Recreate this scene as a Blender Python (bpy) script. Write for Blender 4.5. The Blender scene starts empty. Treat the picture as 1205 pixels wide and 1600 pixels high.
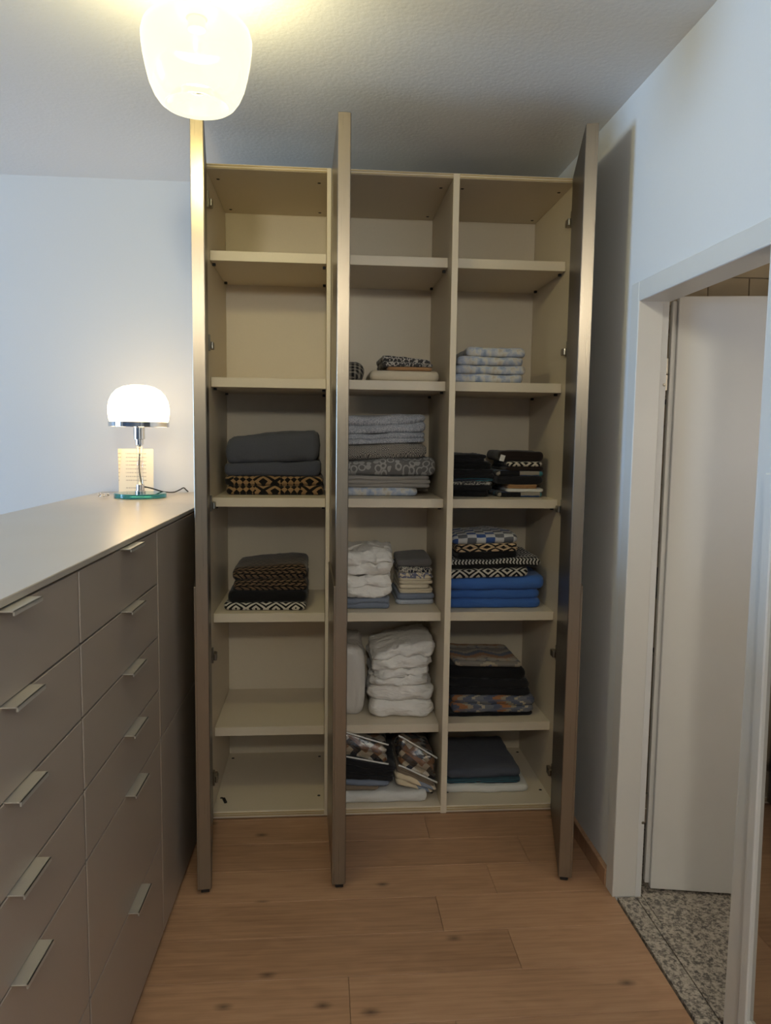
import bpy, bmesh, math, random
from mathutils import Vector, Matrix, noise

random.seed(7)
SC = bpy.context.scene
COL = SC.collection

# ------------------------------------------------------------------ camera
cam_d = bpy.data.cameras.new('camera')
cam = bpy.data.objects.new('camera', cam_d)
COL.objects.link(cam)
cam_d.sensor_fit = 'VERTICAL'
cam_d.sensor_height = 24.0
cam_d.lens = 1176.194 / 1600 * 24.0
cam_d.clip_start = 0.05
cr = Vector((0.99673506, -0.07975619, 0.01257667))
cu = Vector((-0.00459932, 0.0994269, 0.99503424))
cf = Vector((0.0806106, 0.99184336, -0.09873545))
M = Matrix((cr, cu, -cf)).transposed().to_4x4()
M.translation = Vector((0.44663, -2.89136, 1.51603))
cam.matrix_world = M
SC.camera = cam

# ------------------------------------------------------------------ light
world = bpy.data.worlds.new('sky')
SC.world = world
world.use_nodes = True
world.node_tree.nodes['Background'].inputs[0].default_value = (0.62, 0.8, 1.0, 1)
world.node_tree.nodes['Background'].inputs[1].default_value = 0.6
WIN_X, WIN_Y0, WIN_Y1, WIN_Z0, WIN_Z1 = -5.6, -2.25, -0.85, 0.75, 2.3
WINDOW_POWER = 195.0
ld = bpy.data.lights.new('window_daylight', 'AREA')
ld.shape = 'RECTANGLE'
ld.size = WIN_Z1 - WIN_Z0 - 0.1
ld.size_y = WIN_Y1 - WIN_Y0 - 0.1
ld.energy = WINDOW_POWER
ld.color = (0.35, 0.61, 1.0)
lo = bpy.data.objects.new('window_daylight', ld)
COL.objects.link(lo)
lo.location = (WIN_X - 0.02, (WIN_Y0 + WIN_Y1) / 2, (WIN_Z0 + WIN_Z1) / 2)
lo.rotation_euler = (0, -math.pi / 2, 0)
WYF = -5.0
FILL_BULB = 900.0
PENDANT_EMIT = 1.15
PENDANT_BULB = 150.0
TABLE_EMIT = 4.7
BATH_POWER = 21.0
vs = SC.view_settings
vs.view_transform = 'Standard'
vs.look = 'None'
vs.exposure = 0.0
vs.gamma = 1.0
vs.use_curve_mapping = False


# ------------------------------------------------------------------ helpers
def lin(c):
    o = []
    for v in c:
        v = v / 255.0
        o.append(v / 12.92 if v <= 0.04045 else ((v + 0.055) / 1.055) ** 2.4)
    return (o[0], o[1], o[2], 1.0)


class G:
    """small node-graph helper"""
    def __init__(self, name):
        self.m = bpy.data.materials.new(name)
        self.m.use_nodes = True
        self.t = self.m.node_tree
        self.b = self.t.nodes['Principled BSDF']
        self.out = self.t.nodes['Material Output']

    def n(self, typ, **kw):
        nd = self.t.nodes.new(typ)
        for k, v in kw.items():
            setattr(nd, k, v)
        return nd

    def put(self, sock, v):
        if isinstance(v, bpy.types.NodeSocket):
            self.t.links.new(v, sock)
        else:
            sock.default_value = v

    def ma(self, op, a, b=None, c=None):
        nd = self.n('ShaderNodeMath', operation=op)
        self.put(nd.inputs[0], a)
        if b is not None:
            self.put(nd.inputs[1], b)
        if c is not None:
            self.put(nd.inputs[2], c)
        return nd.outputs[0]

    def co(self):
        tc = self.n('ShaderNodeTexCoord')
        sp = self.n('ShaderNodeSeparateXYZ')
        self.t.links.new(tc.outputs['Object'], sp.inputs[0])
        return tc.outputs['Object'], sp.outputs[0], sp.outputs[1], sp.outputs[2]

    def uv(self):
        o, x, y, z = self.co()
        return x, self.ma('ADD', y, z)

    def xyz(self, x, y, z=0.0):
        nd = self.n('ShaderNodeCombineXYZ')
        self.put(nd.inputs[0], x); self.put(nd.inputs[1], y); self.put(nd.inputs[2], z)
        return nd.outputs[0]

    def noise(self, vec, scale, detail=3.0, rough=0.55):
        nd = self.n('ShaderNodeTexNoise')
        self.t.links.new(vec, nd.inputs['Vector'])
        nd.inputs['Scale'].default_value = scale
        nd.inputs['Detail'].default_value = detail
        nd.inputs['Roughness'].default_value = rough
        return nd.outputs['Fac']

    def mapv(self, vec, scale=(1, 1, 1), loc=(0, 0, 0)):
        nd = self.n('ShaderNodeMapping')
        self.t.links.new(vec, nd.inputs['Vector'])
        nd.inputs['Scale'].default_value = scale
        nd.inputs['Location'].default_value = loc
        return nd.outputs[0]

    def ramp(self, fac, stops, interp='LINEAR'):
        nd = self.n('ShaderNodeValToRGB')
        cr_ = nd.color_ramp
        cr_.interpolation = interp
        while len(cr_.elements) < len(stops):
            cr_.elements.new(0.5)
        for e, (p, c) in zip(cr_.elements, stops):
            e.position = p
            e.color = c
        self.put(nd.inputs[0], fac)
        return nd.outputs[0]

    def mix(self, fac, a, b):
        nd = self.n('ShaderNodeMix', data_type='RGBA')
        self.put(nd.inputs[0], fac)
        self.put(nd.inputs[6], a)
        self.put(nd.inputs[7], b)
        return nd.outputs[2]

    def tri(self, a, period):
        return self.ma('MULTIPLY', self.ma('PINGPONG', a, period / 2), 2.0 / period)

    def frac(self, a):
        return self.ma('FRACT', a)

    def gt(self, a, b):
        return self.ma('GREATER_THAN', a, b)

    def bump(self, h, strength=0.3, dist=0.002):
        nd = self.n('ShaderNodeBump')
        nd.inputs['Strength'].default_value = strength
        nd.inputs['Distance'].default_value = dist
        self.put(nd.inputs['Height'], h)
        self.t.links.new(nd.outputs[0], self.b.inputs['Normal'])

    def done(self, color=None, rough=0.5, metal=0.0, **kw):
        if color is not None:
            self.put(self.b.inputs['Base Color'], color)
        self.put(self.b.inputs['Roughness'], rough)
        self.put(self.b.inputs['Metallic'], metal)
        for k, v in kw.items():
            self.put(self.b.inputs[k.replace('_', ' ')], v)
        return self.m


def plain(name, rgb, rough=0.5, metal=0.0, nscale=40, nbump=0.05, ndist=0.001, var=0.06, **kw):
    g = G(name)
    o, x, y, z = g.co()
    f = g.noise(o, nscale)
    c = lin(rgb)
    d = tuple(v * (1 - var) for v in c[:3]) + (1,)
    col = g.mix(f, d, c)
    g.bump(f, nbump, ndist)
    return g.done(col, rough, metal, **kw)


MAT = {}
MAT['wall'] = plain('wall_paint', (226, 226, 224), 0.75, nscale=160, nbump=0.18, var=0.03)
MAT['dim_wall'] = plain('dark_unseen_wall', (104, 110, 120), 0.8, nscale=160, nbump=0.18, var=0.03)  # dark tone invented for the unseen wall, dims what the metal door edges reflect
MAT['ceiling'] = plain('ceiling_roughcast', (238, 237, 235), 0.8, nscale=75, nbump=0.3, ndist=0.003, var=0.03)
MAT['trim'] = plain('door_lacquer', (222, 220, 214), 0.38, nscale=30, nbump=0.02, var=0.02)
MAT['carcass'] = plain('beige_lacquer', (226, 213, 190), 0.42, nscale=120, nbump=0.05, var=0.05)
MAT['strip'] = plain('edge_strip', (196, 172, 124), 0.45, nscale=60, var=0.15)
MAT['dark'] = plain('dark_plastic', (28, 26, 25), 0.5)
MAT['cord'] = plain('black_cable', (22, 20, 20), 0.45)
MAT['chrome'] = plain('chrome', (212, 212, 212), 0.08, 1.0, var=0.02, nbump=0.0)
MAT['nickel'] = plain('brushed_nickel', (168, 162, 150), 0.32, 1.0)
MAT['handle'] = plain('satin_handle', (198, 192, 180), 0.4, 0.55)
MAT['white'] = plain('white_paint', (228, 228, 226), 0.45)
MAT['outside'] = plain('grout', (150, 138, 120), 0.8)


def satin(name, rgb, rough, metal, streak=(900, 900, 3), amt=0.10):
    g = G(name)
    o, x, y, z = g.co()
    f = g.noise(g.mapv(o, streak), 1.0, 2.0)
    c = lin(rgb)
    d = tuple(v * (1 - amt) for v in c[:3]) + (1,)
    r = g.ma('ADD', g.ma('MULTIPLY', f, 0.12), rough - 0.06)
    return g.done(g.mix(f, d, c), r, metal)


MAT['doormetal'] = satin('satin_metal_door', (150, 138, 121), 0.30, 0.80)
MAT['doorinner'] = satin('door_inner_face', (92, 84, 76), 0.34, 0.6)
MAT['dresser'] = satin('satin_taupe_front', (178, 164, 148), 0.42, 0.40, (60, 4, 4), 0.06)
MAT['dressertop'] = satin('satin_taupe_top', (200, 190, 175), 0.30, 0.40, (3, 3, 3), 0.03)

# oak planks
g = G('oak_plank')
o, x, y, z = g.co()
oi = g.n('ShaderNodeObjectInfo')
rnd = oi.outputs['Random']
off = g.xyz(g.ma('MULTIPLY', rnd, 37.0), g.ma('MULTIPLY', rnd, 13.0), 0.0)
va = g.n('ShaderNodeVectorMath', operation='ADD')
g.t.links.new(o, va.inputs[0]); g.t.links.new(off, va.inputs[1])
v3 = va.outputs[0]
warp = g.noise(g.mapv(v3, (2.0, 7.0, 1)), 1.0, 3.0)
grain = g.noise(g.mapv(v3, (3.0, 85, 1)), 1.0, 5.0, 0.65)
rings = g.ma('SINE', g.ma('MULTIPLY', warp, 46.0))
tone = g.ma('ADD', g.ma('MULTIPLY', grain, 0.62), g.ma('ADD', g.ma('ADD', g.ma('MULTIPLY', rings, 0.03), g.ma('MULTIPLY', warp, 0.16)), g.ma('MULTIPLY', rnd, 0.12)))
wood = g.ramp(tone, [(0.10, lin((126, 92, 67))), (0.50, lin((178, 139, 107))), (0.85, lin((202, 166, 133)))])
vor = g.n('ShaderNodeTexVoronoi', voronoi_dimensions='2D')
g.t.links.new(g.mapv(v3, (1.9, 3.4, 1)), vor.inputs['Vector'])
vor.inputs['Scale'].default_value = 1.0
kn = g.ma('SUBTRACT', 1.0, g.ma('SMOOTH_MIN', g.ma('MULTIPLY', g.ma('ADD', vor.outputs['Distance'], g.ma('MULTIPLY', g.ma('SUBTRACT', grain, 0.5), 0.05)), 17.0), 1.0, 0.2))
kn = g.ma('MULTIPLY', g.ma('MAXIMUM', kn, 0.0), 0.8)
wood = g.mix(kn, wood, lin((62, 42, 30)))
g.bump(grain, 0.12, 0.001)
MAT['oak'] = g.done(wood, g.ma('ADD', g.ma('MULTIPLY', grain, 0.2), 0.36))

# granite
g = G('granite')
o, x, y, z = g.co()
f1 = g.noise(o, 85, 4.0, 0.7)
f2 = g.noise(o, 60, 2.0)
c = g.ramp(f1, [(0.38, lin((72, 68, 66))), (0.46, lin((128, 121, 112))), (0.54, lin((184, 174, 160))), (0.68, lin((202, 193, 180)))])
c = g.mix(g.ma('MULTIPLY', f2, 0.25), c, lin((120, 112, 104)))
MAT['granite'] = g.done(c, 0.35)

# bathroom tile
g = G('bathroom_tile')
o, x, y, z = g.co()
MAT['tile'] = g.done(g.mix(g.noise(o, 9), lin((186, 168, 138)), lin((194, 178, 150))), 0.22)
MAT['tiledark'] = plain('dark_border_tile', (36, 34, 34), 0.2)

# glass
g = G('clear_glass')
MAT['glass'] = g.done((0.97, 0.99, 0.98, 1), 0.02, 0.0, Transmission_Weight=1.0, IOR=1.47)
g = G('green_glass')
MAT['teal'] = g.done((0.05, 0.34, 0.36, 1), 0.04, 0.0, Transmission_Weight=0.7, IOR=1.5)
g = G('window_glass')
tr = g.n('ShaderNodeBsdfTransparent')
gl = g.n('ShaderNodeBsdfGlossy')
gl.inputs['Roughness'].default_value = 0.02
mx = g.n('ShaderNodeMixShader')
mx.inputs[0].default_value = 0.10
g.t.links.new(tr.outputs[0], mx.inputs[1]); g.t.links.new(gl.outputs[0], mx.inputs[2])
g.t.links.new(mx.outputs[0], g.out.inputs['Surface'])
MAT['pane'] = g.m
# clear plastic of storage bags
g = G('clear_plastic')
o, x, y, z = g.co()
tr = g.n('ShaderNodeBsdfTransparent')
tr.inputs[0].default_value = (0.86, 0.86, 0.86, 1)
gl = g.n('ShaderNodeBsdfGlossy')
gl.inputs['Roughness'].default_value = 0.18
gl.inputs['Color'].default_value = (0.9, 0.9, 0.9, 1)
bp = g.n('ShaderNodeBump')
bp.inputs['Strength'].default_value = 0.6
bp.inputs['Distance'].default_value = 0.01
g.t.links.new(g.noise(o, 38, 4.0), bp.inputs['Height'])
g.t.links.new(bp.outputs[0], gl.inputs['Normal'])
mx = g.n('ShaderNodeMixShader')
mx.inputs[0].default_value = 0.16
g.t.links.new(tr.outputs[0], mx.inputs[1]); g.t.links.new(gl.outputs[0], mx.inputs[2])
g.t.links.new(mx.outputs[0], g.out.inputs['Surface'])
MAT['plastic'] = g.m


def opal(name, col, emit):
    g = G(name)
    g.b.inputs['Emission Color'].default_value = col
    g.b.inputs['Emission Strength'].default_value = emit
    o, x, y, z = g.co()
    g.bump(g.noise(o, 20), 0.01, 0.001)
    return g.done((0.85, 0.83, 0.78, 1), 0.12)


MAT['opal_pendant'] = opal('opal_glass_pendant', (1.0, 0.90, 0.62, 1), PENDANT_EMIT)
MAT['opal_pendant'].node_tree.nodes['Principled BSDF'].inputs['Base Color'].default_value = (0.03, 0.03, 0.025, 1)
g_t = MAT['opal_pendant'].node_tree
tr = g_t.nodes.new('ShaderNodeBsdfTransparent')
mx = g_t.nodes.new('ShaderNodeMixShader')
mx.inputs[0].default_value = 0.94
g_t.links.new(tr.outputs[0], mx.inputs[1])
g_t.links.new(g_t.nodes['Principled BSDF'].outputs[0], mx.inputs[2])
g_t.links.new(mx.outputs[0], g_t.nodes['Material Output'].inputs['Surface'])
MAT['opal_table'] = opal('opal_glass_table', (1.0, 0.72, 0.38, 1), TABLE_EMIT)

# mirror
MAT['mirror'] = plain('mirror_silver', (200, 198, 194), 0.03, 1.0, nbump=0.0, var=0.0)

# greeting card with rows of small print
g = G('printed_card')
o, x, y, z = g.co()
row = g.gt(g.frac(g.ma('MULTIPLY', z, 62.0)), 0.72)
blk = g.gt(g.noise(g.xyz(0.0, 0.0, g.ma('FLOOR', g.ma('MULTIPLY', z, 62.0))), 3.7, 0.0), 0.42)
letters = g.gt(g.noise(g.xyz(g.ma('MULTIPLY', x, 300.0), 0.0, g.ma('FLOOR', g.ma('MULTIPLY', z, 62.0))), 1.0, 1.0), 0.44)
inside = g.gt(0.042, g.ma('ABSOLUTE', x))
ink = g.ma('MULTIPLY', g.ma('MULTIPLY', row, blk), g.ma('MULTIPLY', letters, inside))
MAT['card'] = g.done(g.mix(g.ma('MULTIPLY', ink, 0.55), lin((238, 230, 212)), lin((150, 138, 128))), 0.6)


# ---- fabrics
def fabric(name, fn, rough=0.9, weave=900, strength=0.35, soft=0.0015, crease=0.0):
    g = G(name)
    u, v = g.uv()
    col = fn(g, u, v)
    o = g.co()[0]
    h = g.ma('ADD', g.ma('MULTIPLY', g.noise(o, weave, 2.0), 0.35), g.noise(o, 70, 3.0))
    if crease > 0:
        wv = g.noise(g.mapv(o, (0.55, 0.8, 1.5)), 26, 2.0, 0.5)
        ridge = g.ma('SUBTRACT', 1.0, g.ma('MULTIPLY', g.ma('ABSOLUTE', g.ma('SUBTRACT', wv, 0.5)), 5.0))
        h = g.ma('ADD', g.ma('MULTIPLY', h, 0.12), g.ma('MULTIPLY', g.ma('MAXIMUM', ridge, 0.0), crease))
    g.bump(h, strength, soft)
    m = g.done(col, rough)
    g.b.inputs['Sheen Weight'].default_value = 0.15
    g.b.inputs['Specular IOR Level'].default_value = 0.2
    return m


def solid(rgb, var=0.25):
    def fn(g, u, v):
        c = lin(rgb)
        d = tuple(k * (1 - var) for k in c[:3]) + (1,)
        return g.mix(g.noise(g.xyz(u, v), 220, 3.0), d, c)
    return fn


def diamonds(rgb_a, rgb_b, pu, pv, k, ph=0.0):
    def fn(g, u, v):
        d = g.ma('ADD', g.tri(u, pu), g.tri(g.ma('ADD', v, ph), pv))
        return g.mix(g.gt(g.frac(g.ma('MULTIPLY', d, k)), 0.5), lin(rgb_a), lin(rgb_b))
    return fn


def tan_black(g, u, v):
    # bands of stepped diamonds and hooked zigzags
    d = g.ma('ADD', g.tri(u, 0.095), g.tri(v, 0.075))
    zig = g.gt(g.frac(g.ma('MULTIPLY', d, 1.25)), 0.52)
    s = g.ma('ADD', g.tri(u, 0.026), g.tri(v, 0.026))
    small = g.gt(s, 1.0)
    where = g.gt(g.tri(g.ma('ADD', u, 0.03), 0.19), 0.55)
    f = g.ma('ADD', g.ma('MULTIPLY', zig, g.ma('SUBTRACT', 1.0, where)), g.ma('MULTIPLY', small, where))
    return g.mix(f, lin((22, 19, 18)), lin((150, 120, 84)))


def woven(g, u, v):
    s = g.frac(g.ma('ADD', g.ma('MULTIPLY', u, 38.0), g.ma('MULTIPLY', g.tri(v, 0.022), 1.0)))
    t = g.frac(g.ma('MULTIPLY', v, 62.0))
    f = g.ma('MULTIPLY', g.gt(s, 0.38), g.gt(t, 0.30))
    n_ = g.noise(g.xyz(u, v), 18, 2.0)
    return g.mix(f, lin((20, 18, 17)), g.mix(n_, lin((72, 58, 46)), lin((132, 106, 78))))


def floral(g, u, v):
    a = g.noise(g.xyz(u, v), 27, 3.0)
    b = g.noise(g.xyz(g.ma('ADD', u, 3.0), v), 34, 3.0)
    c = g.ramp(a, [(0.34, lin((146, 160, 188))), (0.46, lin((184, 191, 206))), (0.55, lin((210, 208, 203))), (0.68, lin((190, 180, 166)))])
    return g.mix(g.ma('MULTIPLY', g.gt(b, 0.58), 0.5), c, lin((160, 172, 196)))


def circles(g, u, v):
    vo = g.n('ShaderNodeTexVoronoi')
    g.t.links.new(g.xyz(u, v), vo.inputs['Vector'])
    vo.inputs['Scale'].default_value = 34
    vo.inputs['Randomness'].default_value = 0.55
    d = vo.outputs['Distance']
    ring = g.ma('MULTIPLY', g.gt(d, 0.36), g.gt(0.55, d))
    return g.mix(ring, lin((112, 110, 108)), lin((164, 162, 158)))


def trigrid(g, u, v):
    a = g.ma('ADD', g.tri(u, 0.021), g.tri(v, 0.021))
    b = g.gt(g.frac(g.ma('MULTIPLY', a, 1.5)), 0.45)
    return g.mix(b, lin((58, 56, 58)), lin((172, 166, 156)))


def vine(rgb_a, rgb_b, sc=120):
    def fn(g, u, v):
        n_ = g.noise(g.xyz(u, v), sc, 2.0)
        m_ = g.gt(0.05, g.ma('ABSOLUTE', g.ma('SUBTRACT', n_, 0.5)))
        return g.mix(m_, lin(rgb_a), lin(rgb_b))
    return fn


def checker(g, u, v):
    ci = g.ma('FLOOR', g.ma('MULTIPLY', u, 26.0))
    cj = g.ma('FLOOR', g.ma('MULTIPLY', v, 38.0))
    par = g.ma('MODULO', g.ma('ABSOLUTE', g.ma('ADD', ci, cj)), 2.0)
    rn = g.n('ShaderNodeTexWhiteNoise', noise_dimensions='2D')
    g.t.links.new(g.xyz(ci, cj), rn.inputs['Vector'])
    dark = g.mix(g.gt(rn.outputs[0], 0.6), lin((104, 106, 112)), lin((58, 84, 138)))
    return g.mix(g.gt(par, 0.5), lin((202, 202, 202)), dark)


def stripes_bw(g, u, v):
    a = g.gt(g.frac(g.ma('ADD', g.ma('MULTIPLY', u, 70.0), g.ma('MULTIPLY', g.tri(v, 0.03), 0.5))), 0.5)
    b = g.gt(g.tri(v, 0.05), 0.28)
    return g.mix(g.ma('MULTIPLY', a, b), lin((20, 19, 20)), lin((186, 182, 174)))


def navajo(g, u, v):
    # bands across the towel: toothed edge, stepped blue and orange lozenges, pale scroll
    n_ = g.ma('MULTIPLY', g.ma('SUBTRACT', g.noise(g.xyz(u, v), 90, 2.0), 0.5), 0.10)
    band = g.frac(g.ma('ADD', g.ma('MULTIPLY', v, 5.2), 0.52))
    step = g.ma('MULTIPLY', g.ma('FLOOR', g.ma('MULTIPLY', g.tri(u, 0.15), 6.0)), 0.055)
    w = g.ma('ADD', g.ma('ADD', band, n_), step)
    base = g.ramp(w, [(0.0, lin((96, 100, 114))), (0.22, lin((172, 150, 122))), (0.42, lin((160, 116, 80))), (0.62, lin((92, 98, 116))), (0.82, lin((168, 156, 136))), (0.95, lin((130, 124, 116)))], 'CONSTANT')
    tooth = g.gt(g.ma('ADD', g.ma('MULTIPLY', g.tri(u, 0.045), 0.16), 0.02), g.ma('ABSOLUTE', g.ma('SUBTRACT', band, 0.12)))
    edge = g.gt(0.22, band)
    return g.mix(g.ma('MULTIPLY', g.ma('MULTIPLY', tooth, edge), 0.75), base, lin((186, 178, 164)))


def navajo_b(g, u, v):
    n_ = g.ma('MULTIPLY', g.ma('SUBTRACT', g.noise(g.xyz(u, v), 120, 2.0), 0.5), 0.10)
    step = g.ma('MULTIPLY', g.ma('FLOOR', g.ma('MULTIPLY', g.tri(v, 0.07), 5.0)), 0.06)
    w = g.frac(g.ma('ADD', g.ma('ADD', g.ma('MULTIPLY', u, 5.4), n_), step))
    col = g.ramp(w, [(0.0, lin((84, 90, 108))), (0.20, lin((164, 112, 76))), (0.40, lin((160, 148, 128))), (0.52, lin((92, 98, 114))), (0.72, lin((182, 170, 148))), (0.80, lin((118, 118, 124)))], 'CONSTANT')
    hem = g.gt(g.frac(g.ma('MULTIPLY', v, 27.0)), 0.80)
    return g.mix(g.ma('MULTIPLY', hem, 0.8), col, lin((104, 108, 122)))


def plaid(g, u, v):
    a = g.gt(g.frac(g.ma('MULTIPLY', u, 55.0)), 0.55)
    b = g.gt(g.frac(g.ma('MULTIPLY', v, 62.0)), 0.6)
    f = g.ma('MULTIPLY', g.ma('ADD', a, b), 0.42)
    return g.mix(f, lin((30, 28, 28)), lin((170, 160, 144)))


def patchwork(g, u, v):
    p = g.ma('FLOOR', g.ma('MULTIPLY', g.ma('ADD', u, v), 30.0))
    q = g.ma('FLOOR', g.ma('MULTIPLY', g.ma('SUBTRACT', u, v), 30.0))
    rn = g.n('ShaderNodeTexWhiteNoise', noise_dimensions='2D')
    g.t.links.new(g.xyz(p, q), rn.inputs['Vector'])
    c = g.ramp(rn.outputs[0], [(0.0, lin((24, 24, 28))), (0.28, lin((206, 190, 162))), (0.48, lin((154, 104, 62))), (0.66, lin((48, 52, 62))), (0.82, lin((226, 218, 202)))], 'CONSTANT')
    return g.mix(g.ma('MULTIPLY', g.noise(g.xyz(u, v), 260, 2.0), 0.45), c, lin((60, 50, 44)))


def towel_mix(g, u, v):
    t = g.frac(g.ma('ADD', g.ma('MULTIPLY', u, 5.0), g.ma('MULTIPLY', v, 3.0)))
    return g.ramp(t, [(0.0, lin((214, 198, 168))), (0.55, lin((132, 140, 154))), (0.75, lin((220, 206, 180)))], 'CONSTANT')


def blue_dark(g, u, v):
    ci = g.ma('FLOOR', g.ma('MULTIPLY', u, 24.0))
    cj = g.ma('FLOOR', g.ma('MULTIPLY', v, 55.0))
    rn = g.n('ShaderNodeTexWhiteNoise', noise_dimensions='2D')
    g.t.links.new(g.xyz(ci, cj), rn.inputs['Vector'])
    return g.ramp(rn.outputs[0], [(0.0, lin((22, 22, 26))), (0.45, lin((46, 74, 120))), (0.6, lin((150, 142, 130))), (0.75, lin((60, 130, 140))), (0.85, lin((26, 26, 30)))], 'CONSTANT')


def teal_edge(g, u, v):
    return g.mix(g.gt(g.frac(g.ma('MULTIPLY', v, 110.0)), 0.78), lin((52, 58, 70)), lin((58, 132, 146)))


FAB = dict(
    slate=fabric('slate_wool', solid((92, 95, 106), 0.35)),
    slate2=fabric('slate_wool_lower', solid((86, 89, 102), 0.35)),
    tanblack=fabric('tan_black_weave', tan_black),
    woven=fabric('brown_black_weave', woven),
    black=fabric('black_cotton', solid((24, 23, 25), 0.3)),
    black2=fabric('soft_black_cotton', solid((34, 33, 36), 0.3)),
    bwdiamond=fabric('black_white_diamond', diamonds((24, 23, 24), (206, 198, 184), 0.080, 0.062, 1.6)),
    plaid=fabric('dark_plaid', plaid),
    cream=fabric('cream_cotton', solid((222, 208, 182), 0.08)),
    tan=fabric('tan_cotton', solid((176, 134, 92), 0.2)),
    greybw=fabric('grey_striped_cotton', vine((70, 68, 68), (190, 184, 174), 60)),
    palepat=fabric('pale_blue_print', floral),
    greysheet=fabric('grey_sheet', solid((158, 152, 146), 0.1)),
    circles=fabric('grey_ring_print', circles),
    trigrid=fabric('dark_lattice_print', trigrid),
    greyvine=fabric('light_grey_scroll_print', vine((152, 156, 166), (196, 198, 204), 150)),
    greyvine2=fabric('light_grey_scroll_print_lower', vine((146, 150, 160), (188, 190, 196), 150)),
    whitebed=fabric('white_bedding', solid((244, 240, 234), 0.05), strength=0.5, soft=0.011, crease=0.7),
    bluegrey=fabric('blue_grey_cotton', solid((128, 136, 152), 0.15)),
    grey=fabric('mid_grey_cotton', solid((112, 108, 106), 0.15)),
    navy=fabric('navy_print', vine((28, 32, 48), (196, 188, 172), 90)),
    creamprint=fabric('cream_print', vine((224, 210, 184), (120, 120, 140), 40)),
    lightpat=fabric('blue_white_weave', diamonds((140, 150, 168), (208, 210, 214), 0.02, 0.02, 2.0)),
    floral=fabric('blue_white_floral', floral),
    brownblack=fabric('dark_brown_cotton', solid((40, 30, 27), 0.3)),
    bluedark=fabric('blue_black_patch', blue_dark),
    white=fabric('white_towel', solid((230, 228, 222), 0.1), strength=0.7, soft=0.003),
    tealedge=fabric('teal_edged_cloth', teal_edge),
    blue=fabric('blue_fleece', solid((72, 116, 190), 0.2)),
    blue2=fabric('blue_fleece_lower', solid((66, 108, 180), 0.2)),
    stripebw=fabric('black_white_stripe', stripes_bw),
    tanwhite=fabric('tan_white_edge', diamonds((32, 28, 26), (206, 178, 142), 0.07, 0.030, 1.0)),
    checker=fabric('blue_grey_check', checker),
    navajo=fabric('grey_orange_geometric', navajo),
    navajob=fabric('grey_orange_banded', navajo_b),
    patchwork=fabric('patchwork_quilt', patchwork),
    patchwork2=fabric('patchwork_quilt_folded', patchwork),
    towelmix=fabric('cream_grey_blocks', towel_mix),
    taupe=fabric('taupe_cotton', solid((134, 118, 100), 0.15)),
)
g = G('wrapped_white')
o, x, y, z = g.co()
g.bump(g.noise(g.mapv(o, (1, 1, 0.5)), 26, 4.0, 0.6), 0.5, 0.008)
MAT['wrapped'] = g.done(lin((206, 202, 196)), 0.25)


# ---- mesh builders
def mesh_obj(name, bm, mat, parent=None, loc=(0, 0, 0), rotz=0.0, smooth=False):
    me = bpy.data.meshes.new(name)
    bmesh.ops.recalc_face_normals(bm, faces=bm.faces[:])
    bm.to_mesh(me)
    bm.free()
    me.materials.append(mat)
    if smooth:
        for p in me.polygons:
            p.use_smooth = True
    ob = bpy.data.objects.new(name, me)
    COL.objects.link(ob)
    ob.location = loc
    ob.rotation_euler = (0, 0, rotz)
    if parent:
        ob.parent = parent
    return ob


def add_box(bm, lo, hi, bev=0.0):
    r = bmesh.ops.create_cube(bm, size=1.0)
    c = [(a + b) / 2 for a, b in zip(lo, hi)]
    s = [abs(b - a) for a, b in zip(lo, hi)]
    for v in r['verts']:
        v.co = Vector((c[i] + v.co[i] * s[i] for i in range(3)))
    if bev > 0:
        es = {e for v in r['verts'] for e in v.link_edges}
        bmesh.ops.bevel(bm, geom=list(es), offset=bev, segments=1, affect='EDGES')


def box(name, lo, hi, mat, parent=None, bev=0.001):
    """axis-aligned slab in the parent's space, origin at its own centre"""
    c = [(a + b) / 2 for a, b in zip(lo, hi)]
    bm = bmesh.new()
    add_box(bm, [a - k for a, k in zip(lo, c)], [a - k for a, k in zip(hi, c)], bev)
    return mesh_obj(name, bm, mat, parent, c)


def tag(ob, label=None, cat=None, group=None, kind=None):
    if label:
        ob['label'] = label
    if cat:
        ob['category'] = cat
    if group:
        ob['group'] = group
    if kind:
        ob['kind'] = kind
    return ob


def thing(name, label, cat, loc=(0, 0, 0), rotz=0.0, group=None, kind=None):
    e = bpy.data.objects.new(name, None)
    COL.objects.link(e)
    e.empty_display_size = 0.1
    e.location = loc
    e.rotation_euler = (0, 0, rotz)
    return tag(e, label, cat, group, kind)


def struct(ob, label):
    return tag(ob, label, 'room', None, 'structure')


def lathe(bm, prof, seg=48, c=(0, 0, 0), cap=False):
    rings = []
    for r, z in prof:
        if r < 1e-5:
            rings.append([bm.verts.new((c[0], c[1], c[2] + z))])
        else:
            rings.append([bm.verts.new((c[0] + r * math.cos(2 * math.pi * i / seg), c[1] + r * math.sin(2 * math.pi * i / seg), c[2] + z)) for i in range(seg)])
    for a, b in zip(rings, rings[1:]):
        for i in range(seg):
            j = (i + 1) % seg
            if len(a) == 1 and len(b) == 1:
                continue
            if len(a) == 1:
                bm.faces.new((a[0], b[i], b[j]))
            elif len(b) == 1:
                bm.faces.new((a[i], b[0], a[j]))
            else:
                bm.faces.new((a[i], b[i], b[j], a[j]))


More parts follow.
